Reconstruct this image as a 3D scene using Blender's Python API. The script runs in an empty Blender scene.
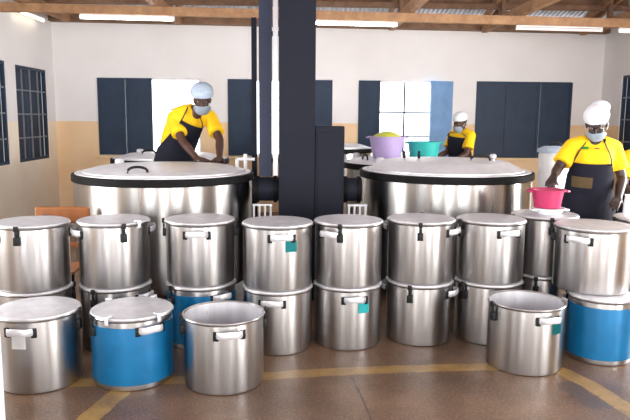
import bpy, bmesh, math, random
from mathutils import Vector, Matrix, Euler
random.seed(7)
PI = math.pi
SC = bpy.context.scene
COL = SC.collection

# ------------------------------------------------------------------ scene objects
def link(o, parent=None):
    COL.objects.link(o)
    if parent is not None:
        o.parent = parent
    return o

def tag(o, label=None, cat=None, group=None, kind=None):
    if label: o['label'] = label
    if cat: o['category'] = cat
    if group: o['group'] = group
    if kind: o['kind'] = kind
    return o

def thing(name, label, cat, loc=(0, 0, 0), rz=0, group=None):
    o = bpy.data.objects.new(name, None)
    o.empty_display_size = .1
    link(o)
    o.location = loc
    o.rotation_euler = (0, 0, rz)
    return tag(o, label, cat, group)

def mesh_from(bm, name, smooth=True, sharp=35):
    bmesh.ops.recalc_face_normals(bm, faces=bm.faces)
    me = bpy.data.meshes.new(name)
    if smooth:
        for f in bm.faces: f.smooth = True
        lim = math.radians(sharp)
        for e in bm.edges:
            if len(e.link_faces) == 2 and e.calc_face_angle(0) > lim:
                e.smooth = False
    bm.to_mesh(me)
    bm.free()
    return me

def obj(name, bm_or_me, mats, parent=None, smooth=True, loc=None, rz=None):
    me = bm_or_me if isinstance(bm_or_me, bpy.types.Mesh) else mesh_from(bm_or_me, name, smooth)
    if mats is not None and len(me.materials) == 0:
        for m in (mats if isinstance(mats, (list, tuple)) else [mats]):
            me.materials.append(m)
    o = bpy.data.objects.new(name, me)
    link(o, parent)
    if loc is not None: o.location = loc
    if rz is not None: o.rotation_euler = (0, 0, rz)
    return o

def struct(name, bm, mats, smooth=False, parent=None):
    o = obj(name, bm, mats, parent, smooth)
    if parent is None: o['kind'] = 'structure'
    return o

# ------------------------------------------------------------------ shapes
def NB(): return bmesh.new()

def box(bm, lo, hi, bevel=0, M=None, mi=0):
    r = bmesh.ops.create_cube(bm, size=1)
    vs = r['verts']
    c = [(a + b) / 2 for a, b in zip(lo, hi)]
    s = [abs(b - a) for a, b in zip(lo, hi)]
    for v in vs:
        v.co = Vector((v.co.x * s[0] + c[0], v.co.y * s[1] + c[1], v.co.z * s[2] + c[2]))
    if bevel:
        es = list({e for v in vs for e in v.link_edges})
        out = bmesh.ops.bevel(bm, geom=es, offset=bevel, segments=2, affect='EDGES', profile=.5)
        vs = list({v for f in out['faces'] for v in f.verts} | {v for v in vs if v.is_valid})
    if M is not None:
        for v in vs: v.co = M @ v.co
    if mi:
        for f in {f for v in vs for f in v.link_faces}: f.material_index = mi
    return vs

def lathe(bm, prof, seg=64, M=None, a0=0, a1=2 * PI):
    full = abs(a1 - a0 - 2 * PI) < 1e-6
    n = seg if full else seg + 1
    rows = []
    for r, z in prof:
        if r < 1e-6:
            p = Vector((0, 0, z))
            rows.append([bm.verts.new(M @ p if M else p)])
        else:
            row = []
            for i in range(n):
                a = a0 + (a1 - a0) * i / seg
                p = Vector((r * math.cos(a), r * math.sin(a), z))
                row.append(bm.verts.new(M @ p if M else p))
            rows.append(row)
    for A, B in zip(rows, rows[1:]):
        if len(A) == 1 and len(B) == 1: continue
        m = n if full else n - 1
        for i in range(m):
            j = (i + 1) % n
            if len(A) == 1: bm.faces.new((A[0], B[i], B[j]))
            elif len(B) == 1: bm.faces.new((A[i], B[0], A[j]))
            else: bm.faces.new((A[i], B[i], B[j], A[j]))
    return rows

def tube(bm, pts, r, seg=10, flat=1.0, up=(0, 0, 1), cap=True):
    """tube along a polyline; r number or list; flat squeezes the section's second axis"""
    pts = [Vector(p) for p in pts]
    rs = r if isinstance(r, (list, tuple)) else [r] * len(pts)
    rows = []
    for i, p in enumerate(pts):
        t = (pts[min(i + 1, len(pts) - 1)] - pts[max(i - 1, 0)]).normalized()
        u = Vector(up)
        if abs(t.dot(u)) > .98: u = Vector((1, 0, 0))
        s = t.cross(u).normalized()
        w = s.cross(t).normalized()
        rows.append([bm.verts.new(p + rs[i] * (math.cos(2 * PI * k / seg) * w + flat * math.sin(2 * PI * k / seg) * s)) for k in range(seg)])
    for A, B in zip(rows, rows[1:]):
        for i in range(seg):
            j = (i + 1) % seg
            bm.faces.new((A[i], B[i], B[j], A[j]))
    if cap:
        bm.faces.new(rows[0][::-1]); bm.faces.new(rows[-1])

def cone(bm, a, b, ra, rb, seg=14):
    """rounded tapering limb piece with ball ends"""
    a, b = Vector(a), Vector(b)
    t = (b - a)
    L = t.length
    if L < 1e-6:
        bmesh.ops.create_icosphere(bm, subdivisions=2, radius=ra, matrix=Matrix.Translation(a)); return
    q = Vector((0, 0, 1)).rotation_difference(t.normalized()).to_matrix().to_4x4()
    M = Matrix.Translation(a) @ q
    prof = [(0, -ra)]
    for k in range(1, 5): prof.append((ra * math.sin(k * PI / 8), -ra * math.cos(k * PI / 8)))
    for k in range(4, 8): prof.append((rb * math.sin(k * PI / 8), L - rb * math.cos(k * PI / 8)))
    prof.append((0, L + rb))
    lathe(bm, prof, seg, M)

def ell(bm, c, r, M=None, sub=3):
    m = Matrix.Translation(Vector(c)) @ Matrix.Diagonal((r[0], r[1], r[2], 1))
    bmesh.ops.create_icosphere(bm, subdivisions=sub, radius=1, matrix=(M @ m) if M else m)

def remesh(bm, name, voxel=.008, smooth_it=3):
    """fuse overlapping closed pieces into one continuous skin"""
    me = bpy.data.meshes.new(name); bm.to_mesh(me); bm.free()
    o = bpy.data.objects.new(name, me); COL.objects.link(o)
    m = o.modifiers.new('r', 'REMESH'); m.mode = 'VOXEL'; m.voxel_size = voxel; m.use_smooth_shade = True
    if smooth_it:
        s = o.modifiers.new('s', 'SMOOTH'); s.iterations = smooth_it; s.factor = .5
    dg = bpy.context.evaluated_depsgraph_get()
    out = bpy.data.meshes.new_from_object(o.evaluated_get(dg), preserve_all_data_layers=False, depsgraph=dg)
    bpy.data.objects.remove(o)
    for p in out.polygons: p.use_smooth = True
    out.materials.clear()
    return out

# ------------------------------------------------------------------ materials
def srgb(c):
    return tuple(((x / 255 / 12.92) if x / 255 <= .04045 else ((x / 255 + .055) / 1.055) ** 2.4) for x in c) + (1,)

class N:
    def __init__(s, name):
        s.m = bpy.data.materials.new(name); s.m.use_nodes = True
        s.t = s.m.node_tree; s.b = s.t.nodes['Principled BSDF']
    def n(s, typ, **kw):
        x = s.t.nodes.new(typ)
        for k, v in kw.items(): setattr(x, k, v)
        return x
    def l(s, a, b): s.t.links.new(a, b)
    def set(s, **kw):
        for k, v in kw.items(): s.b.inputs[k.replace('_', ' ')].default_value = v
        return s
    def math(s, op, a, b=None, c=None, clamp=False):
        x = s.n('ShaderNodeMath', operation=op, use_clamp=clamp)
        for i, v in enumerate((a, b, c)):
            if v is None: continue
            if isinstance(v, (int, float)): x.inputs[i].default_value = v
            else: s.l(v, x.inputs[i])
        return x.outputs[0]
    def mix(s, f, a, b):
        x = s.n('ShaderNodeMix', data_type='RGBA')
        for i, v in ((0, f), (6, a), (7, b)):
            if isinstance(v, (int, float, tuple)): x.inputs[i].default_value = v
            else: s.l(v, x.inputs[i])
        return x.outputs[2]
    def noise(s, scale, detail=3, vec=None, mapscale=None, rough=.5):
        if vec is None: vec = s.n('ShaderNodeTexCoord').outputs['Object']
        if mapscale:
            mp = s.n('ShaderNodeMapping'); mp.inputs['Scale'].default_value = mapscale
            s.l(vec, mp.inputs[0]); vec = mp.outputs[0]
        x = s.n('ShaderNodeTexNoise'); x.inputs['Scale'].default_value = scale
        x.inputs['Detail'].default_value = detail; x.inputs['Roughness'].default_value = rough
        s.l(vec, x.inputs['Vector']); return x.outputs['Fac']
    def ramp(s, f, stops):
        x = s.n('ShaderNodeValToRGB')
        while len(x.color_ramp.elements) < len(stops): x.color_ramp.elements.new(.5)
        for e, (p, c) in zip(x.color_ramp.elements, stops): e.position = p; e.color = c
        s.l(f, x.inputs[0]); return x.outputs[0]
    def bump(s, h, strength=.2, dist=.01):
        x = s.n('ShaderNodeBump'); x.inputs['Strength'].default_value = strength; x.inputs['Distance'].default_value = dist
        s.l(h, x.inputs['Height']); s.l(x.outputs[0], s.b.inputs['Normal'])

def plain(name, c, rough=.6, metal=0, var=.08, scale=8, **kw):
    k = N(name); a = srgb(c)
    lo = tuple(x * (1 - var) for x in a[:3]) + (1,); hi = tuple(min(1, x * (1 + var)) for x in a[:3]) + (1,)
    k.l(k.ramp(k.noise(scale), [(.3, lo), (.7, hi)]), k.b.inputs['Base Color'])
    k.set(Roughness=rough, Metallic=metal, **kw)
    return k.m

def brushed_sheen(name, c, rough=.3, var=.12, aniso=.6, dent=.04, metal=1.0):
    k = N(name); a = srgb(c)
    f = k.noise(11, 4, mapscale=(1, 1, .06))  # upright streaks put reflected light into the base colour
    lo = tuple(x * (1 - var) for x in a[:3]) + (1,); hi = tuple(min(1, x * (1 + var)) for x in a[:3]) + (1,)
    k.l(k.ramp(f, [(.3, lo), (.7, hi)]), k.b.inputs['Base Color'])
    k.set(Metallic=metal, Anisotropic=aniso); k.b.inputs['Anisotropic Rotation'].default_value = .25
    k.l(k.math('MULTIPLY_ADD', k.noise(14, 3, mapscale=(1, 1, .05)), .16, rough - .08), k.b.inputs['Roughness'])
    tg = k.n('ShaderNodeTangent', direction_type='RADIAL', axis='Z')
    k.l(tg.outputs[0], k.b.inputs['Tangent'])
    k.bump(k.noise(5, 2), dent, .03)
    return k.m

ALU = brushed_sheen('aluminium_pot', (184, 182, 182), .34, .14, .8)
ALU_DULL = brushed_sheen('aluminium_lid', (208, 208, 213), .5, aniso=.0, metal=.6)
STEEL = brushed_sheen('kettle_steel', (192, 190, 188), .3, .2, .92, .05)
STEEL_LID = brushed_sheen('kettle_lid_steel', (236, 237, 242), .42, .06, .1, .03, .55)
BLUE = plain('blue_jacket', (8, 98, 146), .36, .3, .12)
BLACK = plain('black_plastic', (18, 19, 22), .5, Specular_IOR_Level=.25)
BLACK_STEEL = plain('black_painted_steel', (28, 31, 41), .6, 0, .1, 3, Specular_IOR_Level=.12)
NAVY_STEEL = plain('blue_black_painted_steel', (40, 46, 66), .5, 0, .1, 3, Specular_IOR_Level=.2)
RIM = plain('black_rim', (16, 16, 17), .6, Specular_IOR_Level=.12)
PALE_METAL = plain('pale_metal', (215, 215, 222), .35, .4)
PALE_METAL_D = plain('grey_bar_paint', (120, 124, 132), .5)
TEAL = plain('teal_sticker', (20, 160, 165), .6)
WHITE_LABEL = plain('white_sticker', (235, 235, 235), .5)
WHITE_PL = plain('white_plastic', (232, 234, 238), .4)
PINK = plain('pink_plastic', (176, 46, 92), .4)
PURPLE = plain('lilac_plastic', (176, 158, 205), .4)
TEALPL = plain('teal_plastic', (40, 170, 165), .4)
LIME = plain('lime_plastic', (196, 200, 70), .45)
SHUTTER = plain('shutter_paint', (46, 60, 80), .5, 0, .1, 5, Specular_IOR_Level=.2)
SHUTTER_LIT = plain('shutter_paint_lit', (118, 158, 204), .45, 0, .12, 5)  # shutter paint made lighter for the light on the swung leaf
FRAME_W = plain('white_frame_paint', (222, 220, 222), .5)
WOOD_CHAIR = plain('chair_wood', (142, 84, 40), .45, 0, .2, 12)
SKIN = plain('skin_dark', (74, 48, 40), .5, 0, .08)
SKIN2 = plain('skin_deep', (52, 36, 34), .5, 0, .08)
YEL = plain('yellow_shirt_cloth', (246, 198, 8), .8, 0, .06, 14)
NAVY = plain('navy_apron_cloth', (36, 38, 56), .8, 0, .12, 12)
TAN = plain('tan_patch_cloth', (124, 104, 72), .8)
CAPC = plain('white_cap_cloth', (226, 230, 238), .8, 0, .05, 30)
CAPB = plain('pale_blue_cap_cloth', (176, 192, 212), .8, 0, .1, 40)
MASK = plain('mask_cloth', (196, 210, 226), .7, 0, .04)
HAIR = plain('black_hair', (16, 15, 18), .6)
GREEN = plain('green_print', (60, 165, 60), .7)
SHOE = plain('dark_shoe', (30, 30, 32), .5)
EYE = plain('eye_white', (150, 140, 135), .4)
PUPIL = plain('eye_dark', (14, 10, 10), .2)

def wall_mat(name, d0, d1):
    k = N(name)
    z = k.n('ShaderNodeSeparateXYZ'); tc = k.n('ShaderNodeTexCoord'); k.l(tc.outputs['Object'], z.inputs[0])
    up = k.ramp(k.noise(1.3, 5), [(.3, srgb((229, 226, 226))), (.7, srgb((237, 235, 236)))])
    dn = k.ramp(k.noise(2.0, 5), [(.3, srgb(d0)), (.7, srgb(d1))])
    f = k.math('LESS_THAN', k.math('ADD', z.outputs[2], k.math('MULTIPLY', k.noise(9), .01)), 1.515)
    k.l(k.mix(f, up, dn), k.b.inputs['Base Color'])
    k.set(Roughness=.75); k.bump(k.noise(40, 3), .08, .004)
    return k.m
WALL = wall_mat('wall_paint', (234, 198, 154), (242, 212, 172))
WALL_LIT = wall_mat('wall_paint_lit', (242, 226, 204), (248, 236, 218))  # paler dado on the left wall, the light on it put into the colour

def floor_mat(lines, cracks):
    k = N('floor_terrazzo')
    tc = k.n('ShaderNodeTexCoord').outputs['Object']
    base = k.ramp(k.noise(1.6, 6, rough=.65), [(.3, srgb((68, 48, 35))), (.5, srgb((94, 70, 51))), (.72, srgb((120, 93, 71)))])
    sp = k.noise(70, 4, rough=.7)
    base = k.mix(k.math('MULTIPLY', k.math('GREATER_THAN', sp, .56), .35), base, srgb((156, 130, 110)))
    base = k.mix(k.math('MULTIPLY', k.math('LESS_THAN', sp, .43), .35), base, srgb((62, 44, 34)))
    v = k.n('ShaderNodeSeparateXYZ'); k.l(tc, v.inputs[0]); X, Y = v.outputs[0], v.outputs[1]
    wob = k.math('MULTIPLY', k.math('SUBTRACT', k.noise(11, 4), .5), .035)
    def seg(a, b):
        ax, ay = a; dx, dy = b[0] - ax, b[1] - ay; L2 = dx * dx + dy * dy
        px = k.math('SUBTRACT', X, ax); py = k.math('SUBTRACT', Y, ay)
        h = k.math('DIVIDE', k.math('ADD', k.math('MULTIPLY', px, dx), k.math('MULTIPLY', py, dy)), L2, clamp=True)
        qx = k.math('SUBTRACT', px, k.math('MULTIPLY', h, dx)); qy = k.math('SUBTRACT', py, k.math('MULTIPLY', h, dy))
        return k.math('SQRT', k.math('ADD', k.math('MULTIPLY', qx, qx), k.math('MULTIPLY', qy, qy)))
    def paths(ps, w, wobble):
        d = None
        for P in ps:
            for a, b in zip(P, P[1:]):
                s = seg(a, b); d = s if d is None else k.math('MINIMUM', d, s)
        return k.math('LESS_THAN', k.math('ADD', d, k.math('MULTIPLY', wob, wobble)), w)
    f = k.math('MULTIPLY', paths(lines, .062, 1.0), k.math('MULTIPLY_ADD', k.noise(7, 5, rough=.7), 1.5, -.22, clamp=True))
    base = k.mix(f, base, srgb((164, 132, 68)))
    c = k.math('MULTIPLY', paths(cracks, .006, .6), .8)
    base = k.mix(c, base, srgb((50, 38, 34)))
    # dark scuffed patch beside the right-hand line
    sc = k.math('LESS_THAN', k.math('ADD', seg((1.68, 3.72), (1.72, 3.45)), k.math('MULTIPLY', wob, 5.0)), .07)
    base = k.mix(k.math('MULTIPLY', sc, .6), base, srgb((66, 60, 58)))
    k.l(base, k.b.inputs['Base Color'])
    k.l(k.math('MULTIPLY_ADD', k.noise(5, 4), .25, .26), k.b.inputs['Roughness'])
    k.bump(k.noise(60, 3), .05, .003)
    return k.m

def wood_mat(name, a, b):
    k = N(name)
    f = k.noise(5, 5, rough=.7)
    g = k.noise(60, 3)
    k.l(k.mix(k.math('MULTIPLY', g, .35), k.ramp(f, [(.3, srgb(a)), (.7, srgb(b))]), srgb((92, 62, 44))), k.b.inputs['Base Color'])
    k.set(Roughness=.75); return k.m
TIMBER = wood_mat('roof_timber', (142, 104, 74), (192, 150, 110))
TIMBER_D = wood_mat('roof_timber_dark', (112, 84, 66), (154, 120, 94))

def roof_mat():
    k = N('roof_sheet')
    w = k.n('ShaderNodeTexWave', wave_type='BANDS', bands_direction='X'); w.inputs['Scale'].default_value = 4.2
    k.l(k.n('ShaderNodeTexCoord').outputs['Object'], w.inputs['Vector'])
    k.l(k.ramp(k.noise(2), [(.3, srgb((176, 172, 180))), (.7, srgb((206, 202, 210)))]), k.b.inputs['Base Color'])
    k.set(Roughness=.5, Metallic=.2); k.bump(w.outputs['Fac'], .8, .03); return k.m
ROOF = roof_mat()

def emit_mat(name, c, s):
    k = N(name); k.set(Emission_Strength=s, Roughness=.4); k.b.inputs['Emission Color'].default_value = srgb(c)
    k.b.inputs['Base Color'].default_value = srgb(c); return k.m
TUBE = emit_mat('lit_tube', (250, 250, 255), 15)
TUBE_DIM = emit_mat('dim_tube', (236, 220, 214), .25)
TUBE_WARM = emit_mat('lit_lamp_warm', (255, 240, 206), 3)

# ------------------------------------------------------------------ the room
XL, XR, YB, YF, ZW = -3.94, 5.2, 11.0, -3.4, 3.10

def wall_panels(axis, pos, thick, a0, a1, z1, holes):
    """wall with rectangular holes (u0,u1,z0,z1); axis 'x' runs along x at y=pos"""
    bm = NB()
    us = sorted({a0, a1} | {h[0] for h in holes} | {h[1] for h in holes})
    zs = sorted({0, z1} | {h[2] for h in holes} | {h[3] for h in holes})
    for u0, u1 in zip(us, us[1:]):
        run = None
        for z0, zz in zip(zs, zs[1:]):
            cu, cz = (u0 + u1) / 2, (z0 + zz) / 2
            solid = not any(h[0] < cu < h[1] and h[2] < cz < h[3] for h in holes)
            if solid:
                lo, hi = sorted((pos, pos + thick))
                if axis == 'x': box(bm, (u0, lo, z0), (u1, hi, zz))
                else: box(bm, (lo, u0, z0), (hi, u1, zz))
    bmesh.ops.remove_doubles(bm, verts=bm.verts, dist=1e-4)
    # drop inner faces shared by neighbouring blocks
    seen = {}
    for f in bm.faces: seen.setdefault(frozenset(v.index for v in f.verts), []).append(f)
    return bm

W1 = (-3.24, -1.55, .95, 2.23)
W2 = (-1.10, .64, .95, 2.23)
W3 = (1.08, 2.66, .95, 2.23)
W4 = (3.06, 4.69, .95, 2.23)
WL1 = (9.50, 10.68, .92, 2.31)
WL2 = (7.70, 9.20, .92, 2.33)
WR1 = (8.75, 10.35, .92, 2.3)
struct('wall_back', wall_panels('x', YB, .2, XL - .2, XR + .2, ZW, [W1, W2, W3, W4]), WALL)
struct('wall_left', wall_panels('y', XL, -.2, YF, YB + .2, ZW, [WL1, WL2, (3.2, 5.2, .92, 2.3), (-1.2, .6, 0, 2.4)]), WALL_LIT)
struct('wall_right', wall_panels('y', XR, .2, YF, YB + .2, ZW, [WR1, (4.4, 6.2, .92, 2.3), (-1.6, 1.0, 0, 2.5)]), WALL)
struct('wall_front', wall_panels('x', YF, -.2, XL - .2, XR + .2, ZW, [(-3.2, -1.4, 0, 2.5), (-.6, 1.2, .92, 2.4), (2.2, 4.4, 0, 2.5)]), WALL)  # unseen wall, openings put in to streak the metal with light

LINES = [[(-1.6, 3.78), (-.60, 3.83), (-.175, 3.881), (.235, 3.942), (.69, 3.987), (1.219, 4.015), (1.613, 4.011), (1.73, 3.942), (1.811, 3.72), (1.854, 3.49), (1.95, 3.0)],
         [(-.96, 3.85), (-.993, 3.738), (-1.044, 3.518), (-1.09, 3.30), (-1.16, 2.9)]]
CRACKS = [[(.367, 3.85), (.399, 3.55), (.45, 2.9)]]
bm = NB(); box(bm, (XL - .2, YF - .2, -.12), (XR + .2, YB + .2, 0))
struct('floor', bm, floor_mat(LINES, CRACKS))

# roof sheets rising from both eaves to a ridge
bm = NB()
RY = 4.0; RZ = 5.0; E0 = 3.30
for (ya, za, yb, zb) in ((YB + .5, E0 - .1, RY, RZ), (RY, RZ, YF - .5, E0 - .1)):
    vs = [bm.verts.new(p) for p in ((XL - .4, ya, za), (XR + .4, ya, za), (XR + .4, yb, zb), (XL - .4, yb, zb),
                                    (XL - .4, ya, za + .04), (XR + .4, ya, za + .04), (XR + .4, yb, zb + .04), (XL - .4, yb, zb + .04))]
    for q in ((0, 1, 2, 3), (7, 6, 5, 4), (0, 4, 5, 1), (1, 5, 6, 2), (2, 6, 7, 3), (3, 7, 4, 0)):
        bm.faces.new([vs[i] for i in q])
struct('ceiling', bm, ROOF)
# gable infill above the side walls
def gable(x0, x1):
    bm = NB()
    pts = [(YF - .2, ZW), (YB + .2, ZW), (YB + .2, E0 - .05), (RY, RZ - .02), (YF - .2, E0 - .05)]
    A = [bm.verts.new((x0, y, z)) for y, z in pts]; B = [bm.verts.new((x1, y, z)) for y, z in pts]
    bm.faces.new(A); bm.faces.new(B[::-1])
    for i in range(5):
        j = (i + 1) % 5; bm.faces.new((A[i], A[j], B[j], B[i]))
    return bm
struct('wall_left_gable', gable(XL - .2, XL), WALL)
struct('wall_right_gable', gable(XR, XR + .2), WALL)

def beam(name, lo, hi, label, m=TIMBER, group=None, sag=0):
    bm = NB(); box(bm, lo, hi, .008)
    for v in bm.verts:
        if sag: v.co.z -= sag * (v.co.x - XL)
    return tag(obj(name, bm, m, smooth=False), label, 'beam', group)
SLOPE = (RZ - (E0 - .1)) / (YB + .5 - RY)
def roofz(y): return E0 - .1 + (YB + .5 - y) * SLOPE
bm = NB(); box(bm, (XL, YB - .16, ZW), (XR, YB + .16, ZW + .12), .006)
for v in bm.verts:
    if v.co.z < ZW + .06: v.co.z -= .009 * (v.co.x - XL)
struct('trim_1', bm, TIMBER_D)
# roof trusses: tie beam, rafter, struts
TX = [-3.62, -1.86, -.10, 1.58, 3.10, 4.72]
names = ['against the left wall', 'above the open left window', 'right above the black flue', 'above the wide open window', 'above the far capped cook', 'in the right corner above the aproned cook']
for x, w in zip(TX, names):
    t = thing('roof_truss', 'brown timber roof truss ' + w, 'roof truss', (x, 0, ZW - .02 - .012 * (x - XL)), 0, 'timber roof trusses')
    bm = NB(); box(bm, (-.045, YF, .0), (.045, YB - .17, .14), .006); obj('tie_beam', bm, TIMBER, t, False)
    bm = NB()
    for sx in (-.07, .07):
        M = Matrix.Translation((sx, YB + .2, roofz(YB + .2) - ZW - .11)) @ Matrix.Rotation(-math.atan(SLOPE), 4, 'X')
        box(bm, (-.025, -7.6, -.05), (.025, 0, .05), 0, M)
    obj('rafter', bm, TIMBER, t, False)
    for y in (9.9, 8.3, 6.4):
        bm = NB(); h = roofz(y) - ZW
        box(bm, (-.03, y - .04, .1), (.03, y + .04, h - .06), .004); obj('strut', bm, TIMBER_D, t, False)
for y, w, z0 in ((10.35, 'nearest the back wall', .03), (9.55, 'second from the back wall', .03), (8.6, 'third from the back wall', .03)):
    zz = roofz(y)
    beam('purlin', (XL, y - .035, zz - .15), (XR, y + .035, zz - .02), 'long brown roof purlin %s' % w, TIMBER_D, 'roof purlins')
beam('lamp_batten', (XL, 9.02, ZW - .14), (XR, 9.10, ZW - .02), 'long brown timber beam carrying the tube lights', TIMBER, sag=.012)
beam('ceiling_joist', (XL, 10.0, ZW + .14), (XR, 10.08, ZW + .22), 'thin timber crosspiece laid over the tie beams near the back wall', TIMBER_D)

def tube_light(x, y, L, m, label, rz=0, z=ZW - .139, warm=False):
    t = thing('tube_light', label, 'light', (x, y, z - (.012 * (x - XL) if abs(y - 9.06) < .01 else 0)), rz, 'fluorescent tube lights')
    if abs(y - 9.06) < .01: t.rotation_euler = (0, .012, 0)
    bm = NB(); box(bm, (-L / 2, -.02, -.022), (L / 2, .02, 0), .004); obj('housing', bm, FRAME_W, t, False)
    bm = NB(); tube(bm, [(-L / 2 + .02, 0, -.045), (L / 2 - .02, 0, -.045)], .018, 12); obj('tube', bm, m, t)
    for s in (-1, 1):
        bm = NB(); box(bm, (s * (L / 2 - .01) - .012, -.014, -.064), (s * (L / 2 - .01) + .012, .014, -.018), .003); obj('lamp_holder', bm, FRAME_W, t, False)
    return t
tube_light(-2.24, 9.06, 1.26, TUBE, 'lit white tube light on the beam left of the black flue')
tube_light(.80, 9.06, 1.2, TUBE, 'lit white tube light on the beam right of the black flue')
tube_light(3.63, 9.06, 1.2, TUBE_DIM, 'unlit pale tube light on the beam above the closed window')
tube_light(4.66, 9.06, .42, TUBE_WARM, 'short lit lamp on the beam at the right wall')
tube_light(XL + .12, 9.9, .9, TUBE_WARM, 'lit tube light running along the top of the left wall', PI / 2, ZW - .03)
for y, xs in ((5.2, (-2.4, 0.9, 3.6)), (1.2, (-2.2, .9, 3.6))):  # lamp rows added out of view to brighten the room
    beam('lamp_batten', (XL, y - .04, ZW - .14), (XR, y + .04, ZW), 'timber lamp beam above the %s' % ('row of pots' if y > 3 else 'open floor'), TIMBER)
    for x in xs:
        tube_light(x, y, 1.2, TUBE, 'added unseen tube light overhead in the %s row, %s' % ('middle' if y > 3 else 'near', {-1: 'left', 0: 'centre', 1: 'right'}[0 if abs(x) < 1 else (1 if x > 0 else -1)]))

# windows ------------------------------------------------------------
def leaf(bm, w, h, t=.03):
    """steel shutter leaf, hinge at x=0, in the xz plane"""
    box(bm, (0, -t / 2, 0), (w, t / 2, h))
    for lo, hi in (((0, -t / 2 - .012, 0), (.04, -t / 2, h)), ((w - .04, -t / 2 - .012, 0), (w, -t / 2, h)),
                   ((.04, -t / 2 - .012, 0), (w - .04, -t / 2, .05)), ((.04, -t / 2 - .012, h - .05), (w - .04, -t / 2, h)),
                   ((.04, -t / 2 - .008, h * .5 - .02), (w - .04, -t / 2, h * .5 + .02))):
        box(bm, lo, hi)

def window(n, W, leaves, bars, label):
    x0, x1, z0, z1 = W
    t = bpy.data.objects.new('window_%d' % n, None); link(t); t.location = (0, YB, 0); t['kind'] = 'structure'
    bm = NB(); f = .035
    box(bm, (x0, .04, z0), (x0 + f, .10, z1)); box(bm, (x1 - f, .04, z0), (x1, .10, z1))
    box(bm, (x0 + f, .04, z0), (x1 - f, .10, z0 + f)); box(bm, (x0 + f, .04, z1 - f), (x1 - f, .10, z1))
    obj('window_frame', bm, FRAME_W if bars else SHUTTER, t, False)
    for hx, w, ang, m in leaves:
        bm = NB(); leaf(bm, w, z1 - z0 - .02)
        o = obj('shutter', bm, m, t, False); o.location = (hx, .01, z0 + .01); o.rotation_euler = (0, 0, ang)
    if bars:
        bm = NB()
        for x in bars[0]: box(bm, (x - .014, .055, z0), (x + .014, .085, z1))
        for z in bars[1]: box(bm, (bars[2], .06, z - .012), (bars[3], .08, z + .012))
        obj('window_bars', bm, SHUTTER, t, False)
    bm = NB(); box(bm, (x0 - .05, -.05, z0 - .05), (x1 + .05, .0, z0), .006); obj('window_sill', bm, WALL, t, False)
    return t
window(1, W1, [(-3.24, .45, 0, SHUTTER), (-2.78, .43, 0, SHUTTER)], ((), (1.72,), -2.35, -1.55), '')
window(2, W2, [(-1.10, .42, 0, SHUTTER), (.64, .45, PI, SHUTTER)], ((-.23,), (), 0, 0), '')
window(3, W3, [(1.08, .36, -.1, SHUTTER), (2.66, .42, PI + .35, SHUTTER_LIT)], ((1.86,), (1.70, 1.30), 1.1, 2.6), '')
window(4, W4, [(3.06, .54, 0, SHUTTER), (3.60, .54, 0, SHUTTER), (4.15, .54, 0, SHUTTER)], None, '')

def side_window(n, x, W, s, pane):
    y0, y1, z0, z1 = W
    t = bpy.data.objects.new('window_%d' % n, None); link(t); t.location = (x, 0, 0); t['kind'] = 'structure'
    bm = NB(); f = .04
    a, b = sorted((s * .02, s * .07))
    box(bm, (a, y0, z0), (b, y0 + f, z1)); box(bm, (a, y1 - f, z0), (b, y1, z1))
    box(bm, (a, y0 + f, z0), (b, y1 - f, z0 + f)); box(bm, (a, y0 + f, z1 - f), (b, y1 - f, z1))
    obj('window_frame', bm, SHUTTER, t, False)
    bm = NB()
    for k in range(1, 4):
        y = y0 + (y1 - y0) * k / 4; box(bm, (min(s * .03, s * .05), y - .008, z0), (max(s * .03, s * .05), y + .008, z1))
    for k in range(1, 4):
        z = z0 + (z1 - z0) * k / 4; box(bm, (min(s * .025, s * .045), y0, z - .01), (max(s * .025, s * .045), y1, z + .01))
    obj('window_bars', bm, PALE_METAL_D, t, False)
    bm = NB()
    n_ = 2
    for k in range(n_):
        ya = y0 + (y1 - y0) * k / n_; yb = y0 + (y1 - y0) * (k + 1) / n_
        box(bm, (min(s * .09, s * .11), ya + .01, z0 + .01), (max(s * .09, s * .11), yb - .01, z1 - .01), .004)
    obj('shutter', bm, pane, t, False)
side_window(5, XL, WL1, -1, SHUTTER)
side_window(6, XL, WL2, -1, SHUTTER)
side_window(7, XR, WR1, 1, SHUTTER)

# ------------------------------------------------------------------ pots
R, H, PITCH = .238, .434, .446
def shared(fn):
    cache = {}
    def g(*a):
        if a not in cache: cache[a] = fn(*a)
        return cache[a]
    return g

@shared
def body_me():
    bm = NB()
    prof = [(0, 0), (R - .02, 0), (R - .006, .004), (R, .016), (R, H - .02), (R + .003, H - .016), (R + .009, H - .012), (R + .012, H - .005), (R + .009, H),
            (R + .002, H), (R - .006, H - .008), (R - .006, .02), (R - .02, .008), (0, .006)]
    rows = lathe(bm, prof, 72)
    for row in rows[-4:]:
        for v in row:
            for f in v.link_faces:
                if f.calc_center_median().xy.length < R - .004 and all(w.co.z > .005 for w in f.verts): f.material_index = 1
    m = mesh_from(bm, 'pot_body'); m.materials.append(ALU); m.materials.append(ALU_DULL); return m
@shared
def lid_me():
    bm = NB()
    prof = [(0, .0112), (.10, .0112), (.175, .0108), (.195, .0118), (.215, .0118), (.232, .0105), (.241, .007), (.244, .002), (.244, .0005), (0, .0005)]
    lathe(bm, prof, 72)
    m = mesh_from(bm, 'pot_lid'); m.materials.append(ALU_DULL); return m
@shared
def jacket_me():
    bm = NB()
    lathe(bm, [(R - .002, .035), (R + .005, .037), (R + .006, .05), (R + .006, H - .065), (R + .005, H - .052), (R - .002, H - .05)], 72)
    m = mesh_from(bm, 'jacket'); m.materials.append(BLUE); return m
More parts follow.
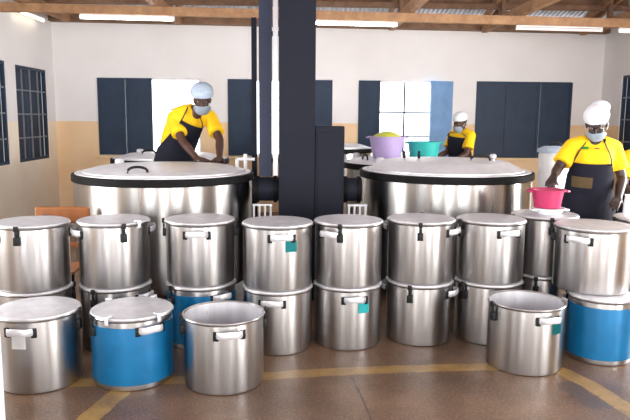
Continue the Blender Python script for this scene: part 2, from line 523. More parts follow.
@shared
def handle_me(dark):
    bm = NB()
    a = .31
    pts = []
    for k in range(13):
        u = -1 + 2 * k / 12
        x = .078 * u
        d = .05 * (1 - abs(u) ** 5)
        pts.append((x, -(math.sqrt(R * R - x * x) - .006 + d), H - .07 + .012 * (1 - u * u)))
    tube(bm, pts, .021, 8, .25)
    m = mesh_from(bm, 'handle'); m.materials.append(BLACK if dark else ALU_DULL); return m
@shared
def bracket_me(s):
    bm = NB()
    x = s * .078
    ang = math.asin(x / R)
    M = Matrix.Rotation(ang, 4, 'Z') @ Matrix.Translation((0, -R, H - .075))
    box(bm, (-.016, -.008, -.028), (.016, .004, .028), .004, M)
    bmesh.ops.create_icosphere(bm, subdivisions=1, radius=.006, matrix=M @ Matrix.Translation((0, -.008, .014)))
    bmesh.ops.create_icosphere(bm, subdivisions=1, radius=.006, matrix=M @ Matrix.Translation((0, -.008, -.014)))
    m = mesh_from(bm, 'bracket'); m.materials.append(BLACK); return m
@shared
def latch_me():
    bm = NB()
    box(bm, (-.014, -R - .028, H - .022), (.014, -R - .014, H + .012), .003)
    box(bm, (-.010, -R - .022, H - .062), (.010, -R - .012, H - .018), .003)
    box(bm, (-.020, -R - .024, H - .115), (.020, -R + .002, H - .06), .004)
    m = mesh_from(bm, 'latch'); m.materials.append(BLACK); return m
@shared
def sticker_me(kind):
    bm = NB()
    A0 = .10 if kind == 'teal' else -.20
    rows = lathe(bm, [(R + .004, H - .165), (R + .004, H - .09)], 8, Matrix.Rotation(-PI / 2, 4, 'Z'), A0, A0 + .34)
    bmesh.ops.solidify(bm, geom=bm.faces[:], thickness=.0012)
    m = mesh_from(bm, 'sticker'); m.materials.append(TEAL if kind == 'teal' else WHITE_LABEL); return m
@shared
def clip_me():
    bm = NB()
    box(bm, (-.012, -R - .026, H - .03), (.012, -R - .016, H + .022), .003)
    box(bm, (-.012, -R - .022, H + .0135), (.012, -R + .02, H + .022), .003)
    m = mesh_from(bm, 'clip'); m.materials.append(PALE_METAL); return m

POT_GROUP = 'aluminium cooking pots in the row'
def pot(x, y, level, rot, label, lid=True, blue=False, handles='alu', sticker=None, clips=(), latches=(90, 270), scale=None, dz=0, dx=0, dy=0):
    t = thing('cooking_pot', label, 'pot', (x + dx, y + dy, level * (PITCH + .0006) + dz), math.radians(rot), POT_GROUP)
    b = obj('body', body_me(), None, t)
    if blue: tag(obj('jacket', jacket_me(), None, t), 'bright blue painted band')
    if lid: obj('lid', lid_me(), None, t, loc=(0, 0, H))
    for a in (0, 180):
        h = obj('handle', handle_me(handles == 'black'), None, t, rz=math.radians(a))
        for s in (-1, 1): obj('bracket', bracket_me(s), None, h)
    for a in latches: tag(obj('latch', latch_me(), None, t, rz=math.radians(a)), 'black clip latch')
    for a in clips: obj('lid_clip', clip_me(), None, t, rz=math.radians(a))
    if sticker:
        st = obj('sticker', sticker_me(sticker), None, t)
        tag(st, 'teal sticker' if sticker == 'teal' else 'white sticker')
    if scale: t.scale = scale
    return t

# rear row of stacks: (x, y)
S = [(-1.78, 4.42), (-1.255, 4.52), (-.66, 4.565), (-.11, 4.455), (.39, 4.545), (.925, 4.625), (1.44, 4.635), (1.925, 4.865), (2.09, 4.22)]
# lower pots
pot(*S[0], 0, 20, 'lower lidded steel pot of the leftmost stack, behind the front pot at the left edge')
pot(*S[1], 0, 70, 'lower lidded steel pot behind the lidded blue front pot')
pot(*S[2], 0, 45, 'blue banded lower pot behind and between the two middle front pots', blue=True)
pot(*S[3], 0, -8, 'lower steel pot with pale handle facing out, just right of the open front pot', latches=(150, 210))
pot(*S[4], 0, 8, 'lower steel pot with teal sticker beneath the pot in front of the black flue', sticker='teal', latches=(150, 210))
pot(*S[5], 0, 64, 'lower steel pot with black latch facing out, under the latched pot right of the flue', latches=(270, 100))
pot(*S[6], 0, 30, 'lower steel pot partly hidden behind the right front pot without blue')
pot(*S[7], 0, 60, 'lower steel pot hidden behind the right front pot and the blue pot')
pot(*S[8], 0, 62, 'bright blue banded pot at the bottom of the rightmost stack', blue=True, latches=(-10, 170), scale=(.88, .88, 1.0))
# upper pots
pot(*S[0], 1, 125, 'lidded upper steel pot at the left edge with black latch facing out', latches=(235, 55))
pot(*S[1], 1, -65, 'lidded upper steel pot in front of the wooden chair, handle at its left', clips=(120,), latches=(95,))
pot(*S[2], 1, 2, 'lidded upper steel pot in front of the left kettle with handle facing out')
pot(*S[3], 1, 8, 'lidded upper steel pot left of the black flue with teal sticker at its handle', sticker='teal', latches=(150, 210))
pot(*S[4], 1, -38, 'lidded upper steel pot directly in front of the black flue and box', latches=(20, 230))
pot(*S[5], 1, 60, 'lidded upper steel pot with black latch, in front of the left half of right kettle', latches=(288, 108))
pot(*S[6], 1, 16, 'lidded upper steel pot in front of the right half of right kettle', latches=(110, 270))
pot(*S[7], 1, 80, 'lidded upper steel pot at the back, under the pink basin', latches=(90, 270))
pot(*S[8], 1, -47, 'upper steel pot standing on the blue pot of the rightmost stack', sticker=None, latches=(120, 300), scale=(1.05, 1.05, 1.0), dz=-.0005, dx=-.02, dy=.14)
# front pots
pot(-1.54, 3.85, 0, -4, 'lidded steel pot on the floor at the far left of the front line', sticker='white', scale=(1, 1, 1.03))
pot(-.985, 3.885, 0, 40, 'lidded blue banded pot standing on the floor second from left in front line', blue=True, clips=(-60, 10, 120, 190), sticker=None)
pot(-.42, 3.82, 0, 14, 'open steel pot without a lid on the floor, between blue pots left of the flue', lid=False)
pot(1.525, 4.08, 0, 17, 'open steel pot on the floor before the right stacks, teal sticker under its handle', sticker='teal', lid=False, latches=(270,))
pot(2.64, 4.70, 0, 0, 'lower pot hidden behind the rightmost stack')
pot(2.64, 4.70, 1, 0, 'lidded pot at the right edge behind the rightmost stack, carrying white jugs')

# ------------------------------------------------------------------ big kettles
def arc_handle(bm, c, L, h, r, ang):
    pts = []
    for k in range(11):
        a = PI * k / 10
        x = -L / 2 * math.cos(a); z = h * math.sin(a) ** .6
        pts.append((c[0] + x * math.cos(ang), c[1] + x * math.sin(ang), c[2] + z))
    tube(bm, pts, r, 8)

def kettle(x, y, Rk, zt, label, dome, handles, tap=None, knob=None, group='large steel cooking kettles'):
    t = thing('cooking_kettle', label, 'kettle', (x, y, 0), 0, group)
    bm = NB()
    lathe(bm, [(0, .16), (Rk - .04, .16), (Rk - .01, .18), (Rk, .22), (Rk, zt - .07), (Rk - .03, zt - .07), (Rk - .04, .2), (0, .2)], 128); obj('drum', bm, STEEL, t)
    bm = NB()
    lathe(bm, [(Rk - .04, zt - .07), (Rk + .010, zt - .07), (Rk + .018, zt - .064), (Rk + .018, zt - .012), (Rk + .010, zt - .006), (Rk - .04, zt - .006)], 128)
    tag(obj('rim', bm, RIM, t), 'black rim band')
    bm = NB()
    lathe(bm, [(Rk - .035, zt - .02), (Rk - .012, zt - .02), (Rk - .010, zt), (Rk - .06, zt + .006), (Rk - .06, zt - .02)], 128)
    obj('steel_ring', bm, STEEL_LID, t)
    bm = NB(); e = Rk - .07
    lathe(bm, [(0, zt + dome), (e * .5, zt + dome - .004), (e * .74, zt + dome - .012), (e * .80, zt + dome * .8), (e * .97, zt + .018), (e, zt + .012), (e, zt - .004), (e - .02, zt - .004), (0, zt + dome - .02)], 128)
    lid = obj('lid', bm, STEEL_LID, t)
    for c, L, h, ang in handles:
        bm = NB(); arc_handle(bm, (c[0], c[1], c[2] + zt), L, h, .011, ang)
        tag(obj('lid_handle', bm, BLACK, lid), 'black bent handle')
    if knob:
        bm = NB(); lathe(bm, [(0, 0), (.018, 0), (.012, .02), (.028, .035), (.03, .055), (.018, .068), (0, .07)], 20, Matrix.Translation((knob[0], knob[1], knob[2] + zt)))
        obj('knob', bm, PALE_METAL, lid)
    for k in range(4):
        a = PI / 4 + k * PI / 2
        bm = NB(); lathe(bm, [(0, 0), (.06, 0), (.06, .015), (.03, .02), (.03, .17), (0, .17)], 16, Matrix.Translation((math.cos(a) * (Rk - .18), math.sin(a) * (Rk - .18), 0)))
        obj('foot', bm, BLACK_STEEL, t)
    # lid hinge post at the back rim
    bm = NB()
    for p in ((-.5, .5), ):
        lathe(bm, [(0, -.1), (.045, -.1), (.045, .06), (.035, .075), (0, .08)], 20, Matrix.Translation((p[0] * Rk * 1.38, p[1] * Rk * 1.3, zt)))
    obj('hinge_post', bm, PALE_METAL, t)
    if tap:
        M = Matrix.Translation(tap)
        bm = NB(); tube(bm, [M @ Vector((0, 0, -.05)), M @ Vector((0, 0, .10))], .018, 10)
        tube(bm, [M @ Vector((-.08, 0, .05)), M @ Vector((.09, 0, .05))], .016, 10)
        tube(bm, [M @ Vector((-.08, 0, .05)), M @ Vector((-.08, 0, -.04))], .016, 10)
        obj('pipe_fitting', bm, WHITE_PL, t)
    return t
K1 = (-1.155, 5.86); K2 = (1.42, 6.06)
kettle(*K1, .775, 1.115, 'large round steel kettle with black rim, left of the black flue', .06,
       [((-.1, -.60, .03), .16, .05, .0)], tap=(.69, .40, 1.15))
kettle(*K2, .785, 1.13, 'large round steel kettle with black rim, right of the black flue', .10,
       [((.28, -.18, .09), .20, .055, .25), ((-.38, .05, .10), .03, .06, PI / 2), ((-.24, .05, .10), .03, .06, PI / 2)], knob=(.42, -.10, .085))
kettle(-1.52, 8.1, .70, 1.10, 'further steel kettle behind the left cook, below the open window', .06, [((-.2, -.3, .05), .16, .05, .3)])
kettle(1.24, 7.75, .66, 1.09, 'further steel kettle carrying the two plastic basins', .05,
       [((-.42, -.28, .035), .14, .06, PI / 2 + .3)])
kettle(.55, 9.7, .62, 1.17, 'farthest steel kettle behind the black box', .06, [])

# ------------------------------------------------------------------ flue column
fl = thing('flue_column', 'black square flue duct rising to the roof between the two big kettles', 'flue', (0, 5.72, 0))
FX = .025
bm = NB(); box(bm, (FX - .155, -.155, 0), (FX + .155, .155, 4.42), .006); obj('main_duct', bm, BLACK_STEEL, fl, False)
bm = NB(); box(bm, (-.305, .0, 1.08), (-.195, .13, 4.42), .005); tag(obj('side_duct', bm, NAVY_STEEL, fl, False), 'narrow blue black duct')
bm = NB(); box(bm, (-.42, .80, 0), (-.37, .88, 2.56), .004); tag(obj('rear_post', bm, BLACK_STEEL, fl, False), 'thin black post')
bm = NB(); box(bm, (-.185, .05, 1.08), (-.140, .075, 4.4), .002); tag(obj('bright_line_strip', bm, PALE_METAL, fl, False), 'pale strip put in for a bright line')  # added strip drawing the bright line between the ducts as a solid part
bm = NB()
for z in (1.2, 2.3): box(bm, (-.30, .08, z), (-.12, .12, z + .04))
obj('strap', bm, BLACK_STEEL, fl, False)
bx_ = thing('control_box', 'flat black metal box standing against the right side of the flue', 'box', (.312, 5.69, 0))
bm = NB(); box(bm, (-.13, -.12, 0), (.12, .12, 1.53), .008); obj('cabinet', bm, BLACK_STEEL, bx_, False)
bm = NB(); box(bm, (-.11, -.128, .1), (.10, -.119, 1.48), .004); obj('door', bm, BLACK_STEEL, bx_, False)
def pipe(x0, x1, label):
    t = thing('flue_pipe', label, 'pipe', ((x0 + x1) / 2, 5.75, .97), 0, 'short black flue pipes')
    L = (x1 - x0) / 2
    M = Matrix.Rotation(PI / 2, 4, 'Y')
    bm = NB(); lathe(bm, [(0, -L), (.105, -L), (.105, L), (0, L)], 32, M); obj('pipe', bm, BLACK_STEEL, t)
    for s in (-1, 1):
        bm = NB(); lathe(bm, [(.10, s * L * .72 - .015), (.118, s * L * .72 - .015), (.118, s * L * .72 + .015), (.10, s * L * .72 + .015)], 32, M); obj('collar', bm, RIM, t)
pipe(-.352, -.132, 'short black pipe between the left kettle and the flue')
pipe(.434, .60, 'short black pipe between the black box and the right kettle')
def stand(x, label):
    t = thing('pipe_stand', label, 'stand', (x, 5.55, 0), 0, 'white pipe stands')
    bm = NB(); box(bm, (-.085, -.012, .845), (.085, .012, .862), .003); obj('top_bar', bm, WHITE_PL, t, False)
    for k in range(4):
        bm = NB(); xx = -.072 + k * .048; tube(bm, [(xx, 0, 0), (xx, 0, .85)], .009, 8); obj('leg', bm, WHITE_PL, t)
stand(-.27, 'white barred pipe stand under the pipe left of the flue')
stand(.55, 'white barred pipe stand under the pipe right of the black box')

# ------------------------------------------------------------------ basins and other loose things
def basin(name, x, y, z, r0, r1, h, m, label, inner=None, cat='basin'):
    t = thing(name, label, cat, (x, y, z))
    bm = NB()
    lathe(bm, [(0, 0), (r0, 0), (r0 + .01, .008), (r1, h - .012), (r1 + .018, h - .01), (r1 + .02, h), (r1 + .004, h), (r1 - .008, h - .01), (r0 - .002, .012), (0, .01)], 48)
    obj('bowl', bm, m, t)
    for s in (-1, 1):
        bm = NB(); tube(bm, [(s * (r1 + .012), -.05, h - .012), (s * (r1 + .035), -.03, h - .014), (s * (r1 + .035), .03, h - .014), (s * (r1 + .012), .05, h - .012)], .008, 8); obj('handle', bm, m, t)
    if inner:
        bm = NB(); rr = r1 * .9
        lathe(bm, [(rr * .9, h * .6), (rr, h * .86), (rr * .8, h * 1.06), (rr * .4, h * 1.2), (0, h * 1.24)], 32); obj('heaped_cloth', bm, inner, t)
    return t
basin('plastic_basin', 1.09, 7.62, 1.141, .155, .205, .25, PURPLE, 'lilac plastic basin holding lime cloth on the further kettle', LIME)
basin('plastic_basin', 1.545, 7.72, 1.141, .155, .19, .19, TEALPL, 'teal plastic basin right of the lilac basin on the further kettle')
zt = 2 * PITCH + .002
basin('white_bowl', 1.93, 4.80, zt - .001, .075, .10, .05, WHITE_PL, 'white bowl on the pot lid under the pink basin', cat='bowl')
basin('plastic_basin', 1.91, 4.80, zt + .0495, .085, .115, .14, PINK, 'pink plastic basin held by the cook at the right')
def jug(x, y, label):
    t = thing('white_jug', label, 'jug', (x, y, zt - .001), 0, 'white jugs at the right edge')
    bm = NB(); lathe(bm, [(0, 0), (.042, 0), (.046, .01), (.04, .12), (.036, .15), (.042, .165), (.036, .165), (.03, .15), (.034, .12), (.038, .012), (0, .01)], 28); obj('cup', bm, WHITE_PL, t)
    bm = NB(); tube(bm, [(.036, 0, .14), (.075, 0, .13), (.08, 0, .07), (.042, 0, .04)], .008, 8); obj('handle', bm, WHITE_PL, t)
jug(2.48, 4.68, 'left one of two white jugs on the pot at the right edge')
jug(2.63, 4.65, 'right one of two white jugs on the pot, cut by the picture edge')

t = thing('water_canister', 'tall white canister behind the pink basin, left of the aproned cook', 'canister', (2.74, 6.75, 0))
bm = NB(); lathe(bm, [(0, 0), (.17, 0), (.175, .02), (.165, .06), (.165, 1.24), (.155, 1.26), (0, 1.26)], 48); obj('body', bm, WHITE_PL, t)
bm = NB(); lathe(bm, [(0, 1.26), (.178, 1.26), (.182, 1.275), (.178, 1.30), (.12, 1.325), (0, 1.33)], 48); tag(obj('lid', bm, CAPB, t), 'pale blue lid')
bm = NB(); arc_handle(bm, (0, 0, 1.325), .12, .04, .009, 0); obj('handle', bm, BLACK, t)

# wooden chair behind the left stacks, only its back shows
t = thing('wooden_chair', 'orange brown wooden chair behind the two leftmost pots', 'chair', (-1.83, 5.16, 0), math.radians(3))
bm = NB(); box(bm, (-.21, -.02, .76), (.21, .02, .885), .014); obj('backrest', bm, WOOD_CHAIR, t, False)
bm = NB(); box(bm, (-.19, -.37, .42), (.17, -.02, .445), .008); obj('seat', bm, WOOD_CHAIR, t, False)
for sx in (-.15, .15):
    bm = NB(); box(bm, (sx - .014, -.014, 0), (sx + .014, .014, .80), .004); obj('leg', bm, BLACK, t, False)
    bm = NB(); box(bm, (sx - .014, -.35, 0), (sx + .014, -.322, .425), .004); obj('leg', bm, BLACK, t, False)
bm = NB(); box(bm, (-.15, -.012, .56), (.15, .012, .60), .004); obj('back_rail', bm, WOOD_CHAIR, t, False)

bm = NB(); box(bm, (-.2, -.22, 0), (.2, .22, .6), .012)
tag(obj('white_block', bm, WHITE_PL, None, False, (-1.70, 3.05, 0)), 'white block cut by the left edge beside the front pot', 'block')

# ------------------------------------------------------------------ people
def rings_frames(sp, facing):
    out = []
    P = [Vector(p[0]) for p in sp]
    for i, (p, rx, ry) in enumerate(sp):
        t = (P[min(i + 1, len(P) - 1)] - P[max(i - 1, 0)]).normalized()
        f = (facing - facing.dot(t) * t).normalized()
        r = t.cross(f)
        out.append((Vector(p), r.normalized(), f, t, rx, ry))
    return out

def loft(bm, sp, facing, grow=0, seg=28, cap=True):
    fr = rings_frames(sp, facing); rows = []
    for c, r, f, t, rx, ry in fr:
        rows.append([bm.verts.new(c + (rx + grow) * math.sin(2 * PI * k / seg) * r + (ry + grow) * math.cos(2 * PI * k / seg) * f) for k in range(seg)])
    for A, B in zip(rows, rows[1:]):
        for i in range(seg):
            j = (i + 1) % seg; bm.faces.new((A[i], A[j], B[j], B[i]))
    if cap: bm.faces.new(rows[0][::-1]); bm.faces.new(rows[-1])

def shell(sp, facing, arcs, grow, th=.006, seg=20, off=0):
    """open cloth panel hugging the front of a body; arcs = half width (radians) per ring"""
    bm = NB(); fr = rings_frames(sp, facing); rows = []
    for (c, r, f, t, rx, ry), h in zip(fr, arcs):
        rows.append([bm.verts.new(c + (rx + grow) * math.sin(off + h * (2 * k / seg - 1)) * r + (ry + grow) * math.cos(off + h * (2 * k / seg - 1)) * f) for k in range(seg + 1)])
    for A, B in zip(rows, rows[1:]):
        for i in range(seg): bm.faces.new((A[i], A[i + 1], B[i + 1], B[i]))
    bmesh.ops.solidify(bm, geom=bm.faces[:], thickness=th)
    return bm

def hand(bm, wrist, d, palm_n, side, curl=.5, s=1.0):
    """palm, four unequal bent fingers and a thumb; d = pointing direction, palm_n = palm normal, side = +1/-1 thumb side"""
    d = d.normalized(); n = (palm_n - palm_n.dot(d) * d).normalized(); w = d.cross(n).normalized() * side
    L = .09 * s
    for u in (-.026, 0, .026):
        cone(bm, wrist + w * u * s * .6, wrist + d * L * .95 + w * u * s, .017 * s, .014 * s, 10)
    for i, (u, ln) in enumerate(((.032, .070), (.011, .080), (-.011, .074), (-.031, .058))):
        p = wrist + d * L + w * u * s; a = curl * .5
        dd = d; r = .0098 * s
        for k, frac in enumerate((.45, .32, .23)):
            dd = (d * math.cos(a) + n * math.sin(a)).normalized()
            q = p + dd * ln * frac * s + w * u * .12 * s
            cone(bm, p, q, r, r * .92, 8); p = q; r *= .92; a += curl * .75
    p = wrist + d * .025 * s + w * .028 * s
    q = p + (d * .55 + w * .7 + n * .35).normalized() * .045 * s
    cone(bm, p, q, .014 * s, .0115 * s, 8)
    cone(bm, q, q + (d * .85 + w * .15 + n * .35).normalized() * .035 * s, .0115 * s, .0095 * s, 8)

def head_pieces(bm, M, s=1.0):
    ell(bm, (0, .01, .03), (.075 * s, .093 * s, .092 * s), M)       # skull
    ell(bm, (0, -.022, -.045), (.058 * s, .066 * s, .072 * s), M)   # jaw and face
    ell(bm, (0, -.052, -.098), (.026 * s, .028 * s, .02 * s), M)    # chin
    ell(bm, (0, -.082, .022), (.05 * s, .014 * s, .012 * s), M)     # brow
    for sx in (-1, 1):
        ell(bm, (sx * .036, -.064, -.028), (.022 * s, .022 * s, .02 * s), M)   # cheekbone
        ell(bm, (sx * .077, .012, -.012), (.011 * s, .022 * s, .032 * s), M)   # ear
        ell(bm, (sx * .011, -.094, -.04), (.010 * s, .010 * s, .009 * s), M)   # nostril
    cone(bm, M @ Vector((0, -.084, .012)), M @ Vector((0, -.104, -.036)), .009 * s, .0125 * s, 8)  # nose
    ell(bm, (0, -.084, -.068), (.024 * s, .011 * s, .007 * s), M); ell(bm, (0, -.081, -.080), (.02 * s, .011 * s, .008 * s), M)  # lips

def person(root, label, spine, face, head_c, head_rot, arms, skin, cap, bib_rows, bib_off=0, patch=True, foot_z=0, extra=None, hs=1.0, print_=False):
    t = thing('person', label, 'person', root)
    V = Vector; facing = V((math.sin(face), -math.cos(face), 0))
    right = V((math.cos(face), math.sin(face), 0))
    hipc = V(spine[0][0])
    MH = Matrix.Translation(V(head_c)) @ Euler(head_rot, 'XYZ').to_matrix().to_4x4() if not isinstance(head_rot, Matrix) else Matrix.Translation(V(head_c)) @ head_rot
    # body ------------------------------------------------
    bm = NB()
    loft(bm, [(p, rx - .012, ry - .012) for p, rx, ry in spine], facing)
    neck = V(spine[-1][0])
    cone(bm, neck - V((0, 0, .05)), MH @ V((0, .015, -.05)), .06, .054)
    head_pieces(bm, MH, hs)
    for a in arms:
        sh, el, wr, hd, pn, th, curl = [V(x) if isinstance(x, tuple) else x for x in a]
        cone(bm, sh, el, .05, .04); cone(bm, el, el + (wr - el) * .35, .04, .041); cone(bm, el + (wr - el) * .35, wr, .041, .027)
        hand(bm, wr, hd, pn, th, curl)
    for sx in (-1, 1):
        hp = hipc + right * sx * .09 - V((0, 0, .02)); kn = V((hp.x, hp.y, 0)) + facing * .03 + V((0, 0, foot_z + .49)) + right * sx * .01
        an = V((hp.x, hp.y, foot_z + .09)) + right * sx * .015
        cone(bm, hp, kn, .085, .058); cone(bm, kn, kn + (an - kn) * .3, .057, .058); cone(bm, kn + (an - kn) * .3, an, .058, .038)
        cone(bm, an - V((0, 0, .05)) - facing * .03, an - V((0, 0, .055)) + facing * .14, .034, .028)
    obj('body', remesh(bm, 'body', .0075), skin, t)
    for sx in (-1, 1):
        bm = NB(); ell(bm, (sx * .032, -.078, .004), (.0135, .0105, .0095), MH, 2); e = obj('eye', bm, EYE, t)
        bm = NB(); ell(bm, (sx * .032, -.0865, .004), (.0065, .0035, .0065), MH, 2); obj('pupil', bm, PUPIL, e)
        an = V((hipc.x, hipc.y, foot_z)) + right * sx * .105
        bm = NB(); cone(bm, an + V((0, 0, .045)) - facing * .04, an + V((0, 0, .042)) + facing * .16, .043, .036); 
        for v in bm.verts: v.co.z = max(v.co.z, foot_z + .002)
        obj('shoe', remesh(bm, 'shoe', .008), SHOE, t)
    # clothes ---------------------------------------------
    bm = NB()
    loft(bm, spine, facing)
    top = spine[-2]
    for a in arms:
        sh, el = V(a[0]), V(a[1]); e = sh + (el - sh) * .72
        cone(bm, V(top[0]) + (sh - V(top[0])) * .5, sh, .075, .07)
        d = (e - sh)
        q = V((0, 0, 1)).rotation_difference(d.normalized()).to_matrix().to_4x4()
        lathe(bm, [(0, -.06), (.05, -.05), (.07, 0), (.072, d.length * .5), (.078, d.length), (0, d.length)], 20, Matrix.Translation(sh) @ q)
    obj('shirt', remesh(bm, 'shirt', .009, 4), YEL, t)
    bm = NB()
    rim = V(spine[-1][0]); 
    skirt = [(V((hipc.x, hipc.y, foot_z + .22)), .21, .17), (V((hipc.x, hipc.y, foot_z + .55)), .195, .155), (hipc - V((0, 0, .08)), spine[0][1] + .012, spine[0][2] + .012), (hipc + V((0, 0, .06)), spine[0][1] + .004, spine[0][2] + .006)]
    loft(bm, skirt, facing); obj('skirt', bm, NAVY, t)
    # apron: skirt panel, bib, straps
    low = [(V((hipc.x, hipc.y, foot_z + .35)), .21, .17), (V((hipc.x, hipc.y, foot_z + .6)), .20, .16), (hipc - V((0, 0, .06)), spine[0][1] + .012, spine[0][2] + .014)] + list(spine[1:])
    k = len(low) - len(spine[1:]) 
    arcs = [1.75, 1.75, 1.75] + bib_rows
    use = low[:len(arcs)]
    ap = obj('apron', shell(use, facing, arcs, .03, off=bib_off), NAVY, t)
    fr = rings_frames(low, facing)[len(arcs) - 1]
    for sx in (-1, 1):
        a = bib_off + sx * arcs[-1]
        c, r, f, tt, rx, ry = fr
        p0 = c + (rx + .034) * math.sin(a) * r + (ry + .034) * math.cos(a) * f
        n = V(spine[-1][0]) + r * sx * .075 + f * .015 - tt * .01
        mid = (p0 + n) / 2 + f * .035
        bm = NB(); tube(bm, [p0 - tt * .02, p0 + (mid - p0) * .5 + f * .015, mid, n + f * .05 - tt * .025, n, n - f * .07 - tt * .015], .014, 8, .35, up=tuple(f)); obj('strap', bm, NAVY, ap)
    if patch:
        i = 3 + patch[0]
        sub = [tuple(x) for x in low[i:i + 2]]
        A, B = V(sub[0][0]), V(sub[1][0])
        ring2 = [(A + (B - A) * u, sub[0][1] + (sub[1][1] - sub[0][1]) * u, sub[0][2] + (sub[1][2] - sub[0][2]) * u) for u in (patch[1], patch[2])]
        tag(obj('pocket', shell(ring2, facing, [patch[4]] * 2, .04, off=patch[3]), TAN, ap), 'tan patch pocket')
    if print_:
        i = len(spine) - 3
        A, B = V(spine[i][0]), V(spine[i + 1][0])
        for nm, m, u0, u1, o, w in (('shirt_print', GREEN, .35, .75, bib_off - .35, .16), ('shirt_print', PINK, .45, .62, bib_off + .15, .1)):
            rr = [(A + (B - A) * u, spine[i][1] + .006, spine[i][2] + .006) for u in (u0, u1)]
            obj(nm, shell(rr, facing, [w, w], .006, .003, 8, o), m, t)
    # mask over nose and mouth
    bm = NB(); rows = []
    for zz, w, rr in ((-.022, .75, .116), (-.036, .95, .118), (-.055, 1.1, .116), (-.078, 1.1, .108), (-.100, .95, .094), (-.118, .8, .076)):
        rows.append([bm.verts.new(MH @ V(hs * V((.76 * rr * math.sin(w * (2 * q / 16 - 1)), -.004 - rr * math.cos(w * (2 * q / 16 - 1)), zz)))) for q in range(17)])
    for A, B in zip(rows, rows[1:]):
        for q in range(16): bm.faces.new((A[q], A[q + 1], B[q + 1], B[q]))
    bmesh.ops.solidify(bm, geom=bm.faces[:], thickness=.004)
    mk = obj('face_mask', bm, MASK, t)
    for sx in (-1, 1):
        bm = NB(); tube(bm, [MH @ V((sx * .076, -.045, -.03)), MH @ V((sx * .084, -.01, -.012)), MH @ V((sx * .082, .03, .0))], .003, 6); obj('ear_loop', bm, MASK, mk)
    # hair and cap
    bm = NB(); ell(bm, (0, .02, .035), (.081, .094, .09), MH)
    bmesh.ops.bisect_plane(bm, geom=bm.verts[:] + bm.edges[:] + bm.faces[:], plane_co=MH @ V((0, -.03, .03)), plane_no=MH.to_3x3() @ V((0, -.75, -.65)), clear_outer=True)
    obj('hair', bm, HAIR, t)
    bm = NB(); cm, big = cap
    ell(bm, (0, .012, .07), (.092 * big, .112 * big, .082 * big), MH)
    bmesh.ops.bisect_plane(bm, geom=bm.verts[:] + bm.edges[:] + bm.faces[:], plane_co=MH @ V((0, -.09, .045)), plane_no=MH.to_3x3() @ V((0, -.18, -1)), clear_outer=True)
    nz = random.Random(3)
    for v in bm.verts: v.co += (v.co - (MH @ V((0, .01, .05)))).normalized() * nz.uniform(-.004, .004)
    c = obj('cap', bm, cm, t)
    bm = NB(); rows = [(.098, .030), (.102, .035), (.100, .060), (.094, .064)]
    Mb = MH @ Matrix.Translation((0, .008, .012)) @ Matrix.Rotation(-.18, 4, 'X') @ Matrix.Diagonal((.87, 1.02, 1, 1))
    lathe(bm, [(.094, .028)] + rows + [(.094, .028)], 32, Mb); obj('cap_band', bm, CAPC if cm is CAPC else MASK, c)
    if extra: extra(t, MH)
    return t

def spine_of(pts, shirt=(.165, .125)):
    """hip, waist, ribs, chest, shoulder, collar, neck base"""
    w = [(.178, .130), (.160, .122), (.168, .128), (.178, .132), (.172, .112), (.115, .085), (.066, .062)]
    return [(p, a, b) for p, (a, b) in zip(pts, w)]

# right cook, behind the right stacks, looking down to the pink basin
def headmat(yaw, pitch, roll):
    return (Matrix.Rotation(yaw, 4, 'Z') @ Matrix.Rotation(pitch, 4, 'X') @ Matrix.Rotation(roll, 4, 'Y'))
def puff(t, MH):
    bm = NB(); ell(bm, (.02, .10, .095), (.075, .06, .055), MH); obj('cap_puff', bm, CAPC, t)
person((2.45, 5.28, 0), 'person in yellow shirt and navy apron with tan pocket, reaching for the pink basin',
       spine_of([(0, .02, .93), (0, .02, 1.05), (-.005, 0, 1.17), (-.01, -.02, 1.28), (-.012, -.03, 1.37), (-.015, -.04, 1.425), (-.02, -.06, 1.46)]),
       -.25, (-.04, -.13, 1.57), headmat(-.5, .5, -.05),
       [((-.175, -.02, 1.385), (-.315, -.08, 1.20), (-.39, -.21, 1.165), (-.45, -.75, -.40), (.6, .2, -.8), -1, .7),
        ((.165, -.02, 1.375), (.235, -.06, 1.13), (.135, -.22, .985), (-.6, -.7, -.3), (-.3, .2, -.9), 1, .5)],
       SKIN2, (CAPC, 1.06), [1.5, 1.15, .78], -.1, (0, .25, 1.0, -.45, .42), extra=puff, print_=True)

# left cook leaning over the left kettle, standing on a low platform
bm = NB(); t = thing('step_platform', 'low wooden step behind the left kettle', 'step', (-1.25, 7.02, 0))
box(bm, (-.45, -.26, .114), (.45, .26, .154), .006); obj('top', bm, TIMBER_D, t, False)
for sx in (-.4, .4):
    bm = NB(); box(bm, (sx - .03, -.24, 0), (sx + .03, .24, .114), .004); obj('leg', bm, TIMBER_D, t, False)
person((-1.25, 6.96, 0), 'person in yellow shirt and pale blue cap leaning on the left kettle lid',
       spine_of([(0, 0, 1.16), (.025, -.02, 1.28), (.065, -.06, 1.40), (.125, -.11, 1.51), (.185, -.15, 1.60), (.22, -.17, 1.65), (.25, -.19, 1.68)]),
       .35, (.33, -.27, 1.765), headmat(.12, .38, .0),
       [((.035, -.14, 1.59), (.145, -.34, 1.375), (.30, -.50, 1.225), (.75, -.65, -.12), (.1, 0, -1), -1, .15),
        ((.375, -.08, 1.60), (.49, -.26, 1.385), (.51, -.47, 1.225), (-.15, -.95, -.12), (.0, .1, -1), 1, .15)],
       SKIN, (CAPB, 1.16), [1.6, 1.0, .72, .6], .22, None, foot_z=.24, hs=1.06)
lc = bpy.data.objects['person.001']; lc.scale = (1.06,) * 3; lc.location = (-1.275, 6.96, -.10)

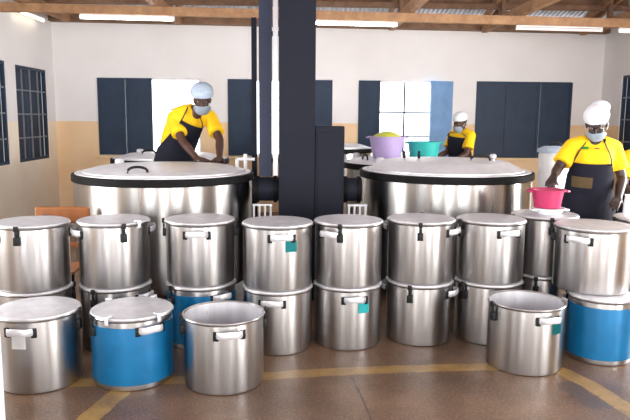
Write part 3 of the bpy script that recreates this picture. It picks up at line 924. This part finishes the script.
# far cook behind the kettles
person((2.30, 8.85, 0), 'small far person with white cap standing between the right windows',
       spine_of([(0, 0, .93), (0, 0, 1.05), (-.02, -.02, 1.17), (-.03, -.03, 1.28), (-.03, -.04, 1.37), (-.03, -.05, 1.425), (-.03, -.06, 1.45)]),
       -1.0, (-.07, -.10, 1.545), headmat(-.9, .25, 0),
       [((-.10, .12, 1.38), (-.20, .03, 1.15), (-.37, -.05, 1.08), (-.9, -.4, -.1), (0, 0, -1), -1, .3),
        ((.06, -.18, 1.38), (-.01, -.27, 1.14), (-.19, -.36, 1.06), (-.9, -.3, -.1), (0, 0, -1), 1, .3)],
       SKIN, (CAPC, 1.0), [1.6, 1.5, 1.4, 1.2], 0, None)

# cook cut by the right edge of the picture
person((3.20, 5.85, 0), 'person in yellow shirt cut off by the right edge of the picture',
       spine_of([(0, .04, .90), (0, .02, 1.00), (-.01, -.02, 1.10), (-.02, -.06, 1.19), (-.03, -.10, 1.26), (-.035, -.13, 1.31), (-.04, -.16, 1.34)]),
       -.15, (-.045, -.25, 1.43), headmat(-.2, .5, 0),
       [((-.20, -.10, 1.27), (-.26, -.16, 1.02), (-.24, -.36, .92), (.1, -.95, -.25), (.2, .1, -1), -1, .4),
        ((.15, -.08, 1.27), (.22, -.14, 1.02), (.10, -.34, .93), (-.4, -.9, -.2), (0, .1, -1), 1, .4)],
       SKIN2, (CAPC, 1.08), [1.5, 1.2, .9], 0, None)

# ------------------------------------------------------------------ light
w = bpy.data.worlds.new('World'); SC.world = w; w.use_nodes = True
bg = w.node_tree.nodes['Background']
bg.inputs[0].default_value = (.93, .97, 1.0, 1); bg.inputs[1].default_value = 4.0

def area(name, loc, rot, sx, sy, e, c=(1, 1, 1)):
    d = bpy.data.lights.new(name, 'AREA'); d.shape = 'RECTANGLE'; d.size = sx; d.size_y = sy; d.energy = e; d.color = c
    o = bpy.data.objects.new(name, d); link(o); o.location = loc; o.rotation_euler = rot; return o
# area lamps added at unseen doorways and windows, standing in for daylight
area('daylight_front_left', (-2.3, YF - .05, 1.25), (PI / 2, 0, 0), 1.8, 2.5, 90, (1, .98, .95))
area('daylight_front_middle', (.3, YF - .05, 1.65), (PI / 2, 0, 0), 1.8, 1.45, 60, (1, .98, .95))
area('daylight_front_right', (3.3, YF - .05, 1.25), (PI / 2, 0, 0), 2.2, 2.5, 110, (1, .98, .95))
area('daylight_right_door', (XR + .05, -.3, 1.25), (PI / 2, 0, PI / 2), 2.6, 2.5, 260, (1, .98, .95))
area('daylight_left_window', (XL - .05, 4.2, 1.6), (PI / 2, 0, -PI / 2), 2.0, 1.35, 60, (1, .98, .95))
area('daylight_right_window', (XR + .05, 5.3, 1.6), (PI / 2, 0, PI / 2), 1.8, 1.35, 200, (1, .98, .95))

# ------------------------------------------------------------------ camera
cam = bpy.data.cameras.new('Camera'); co = bpy.data.objects.new('Camera', cam); link(co)
cam.sensor_width = 36; cam.lens = 36 * 650 / 630
pitch = math.atan((210 - 117.7) / 650); yaw = math.radians(1.9); roll = math.radians(.5)
F = Vector((math.sin(yaw) * math.cos(pitch), math.cos(yaw) * math.cos(pitch), -math.sin(pitch)))
Rv = F.cross(Vector((0, 0, 1))).normalized(); Uv = Rv.cross(F)
R2 = Rv * math.cos(roll) + Uv * math.sin(roll); U2 = Uv * math.cos(roll) - Rv * math.sin(roll)
Mx = Matrix((R2, U2, -F)).transposed().to_4x4(); Mx.translation = (0, 0, 1.6)
co.matrix_world = Mx
cam.clip_start = .05
SC.camera = co
SC.view_settings.view_transform = 'Standard'
SC.view_settings.look = 'None'
SC.view_settings.exposure = 0.5
SC.view_settings.gamma = 1
SC.view_settings.use_curve_mapping = False
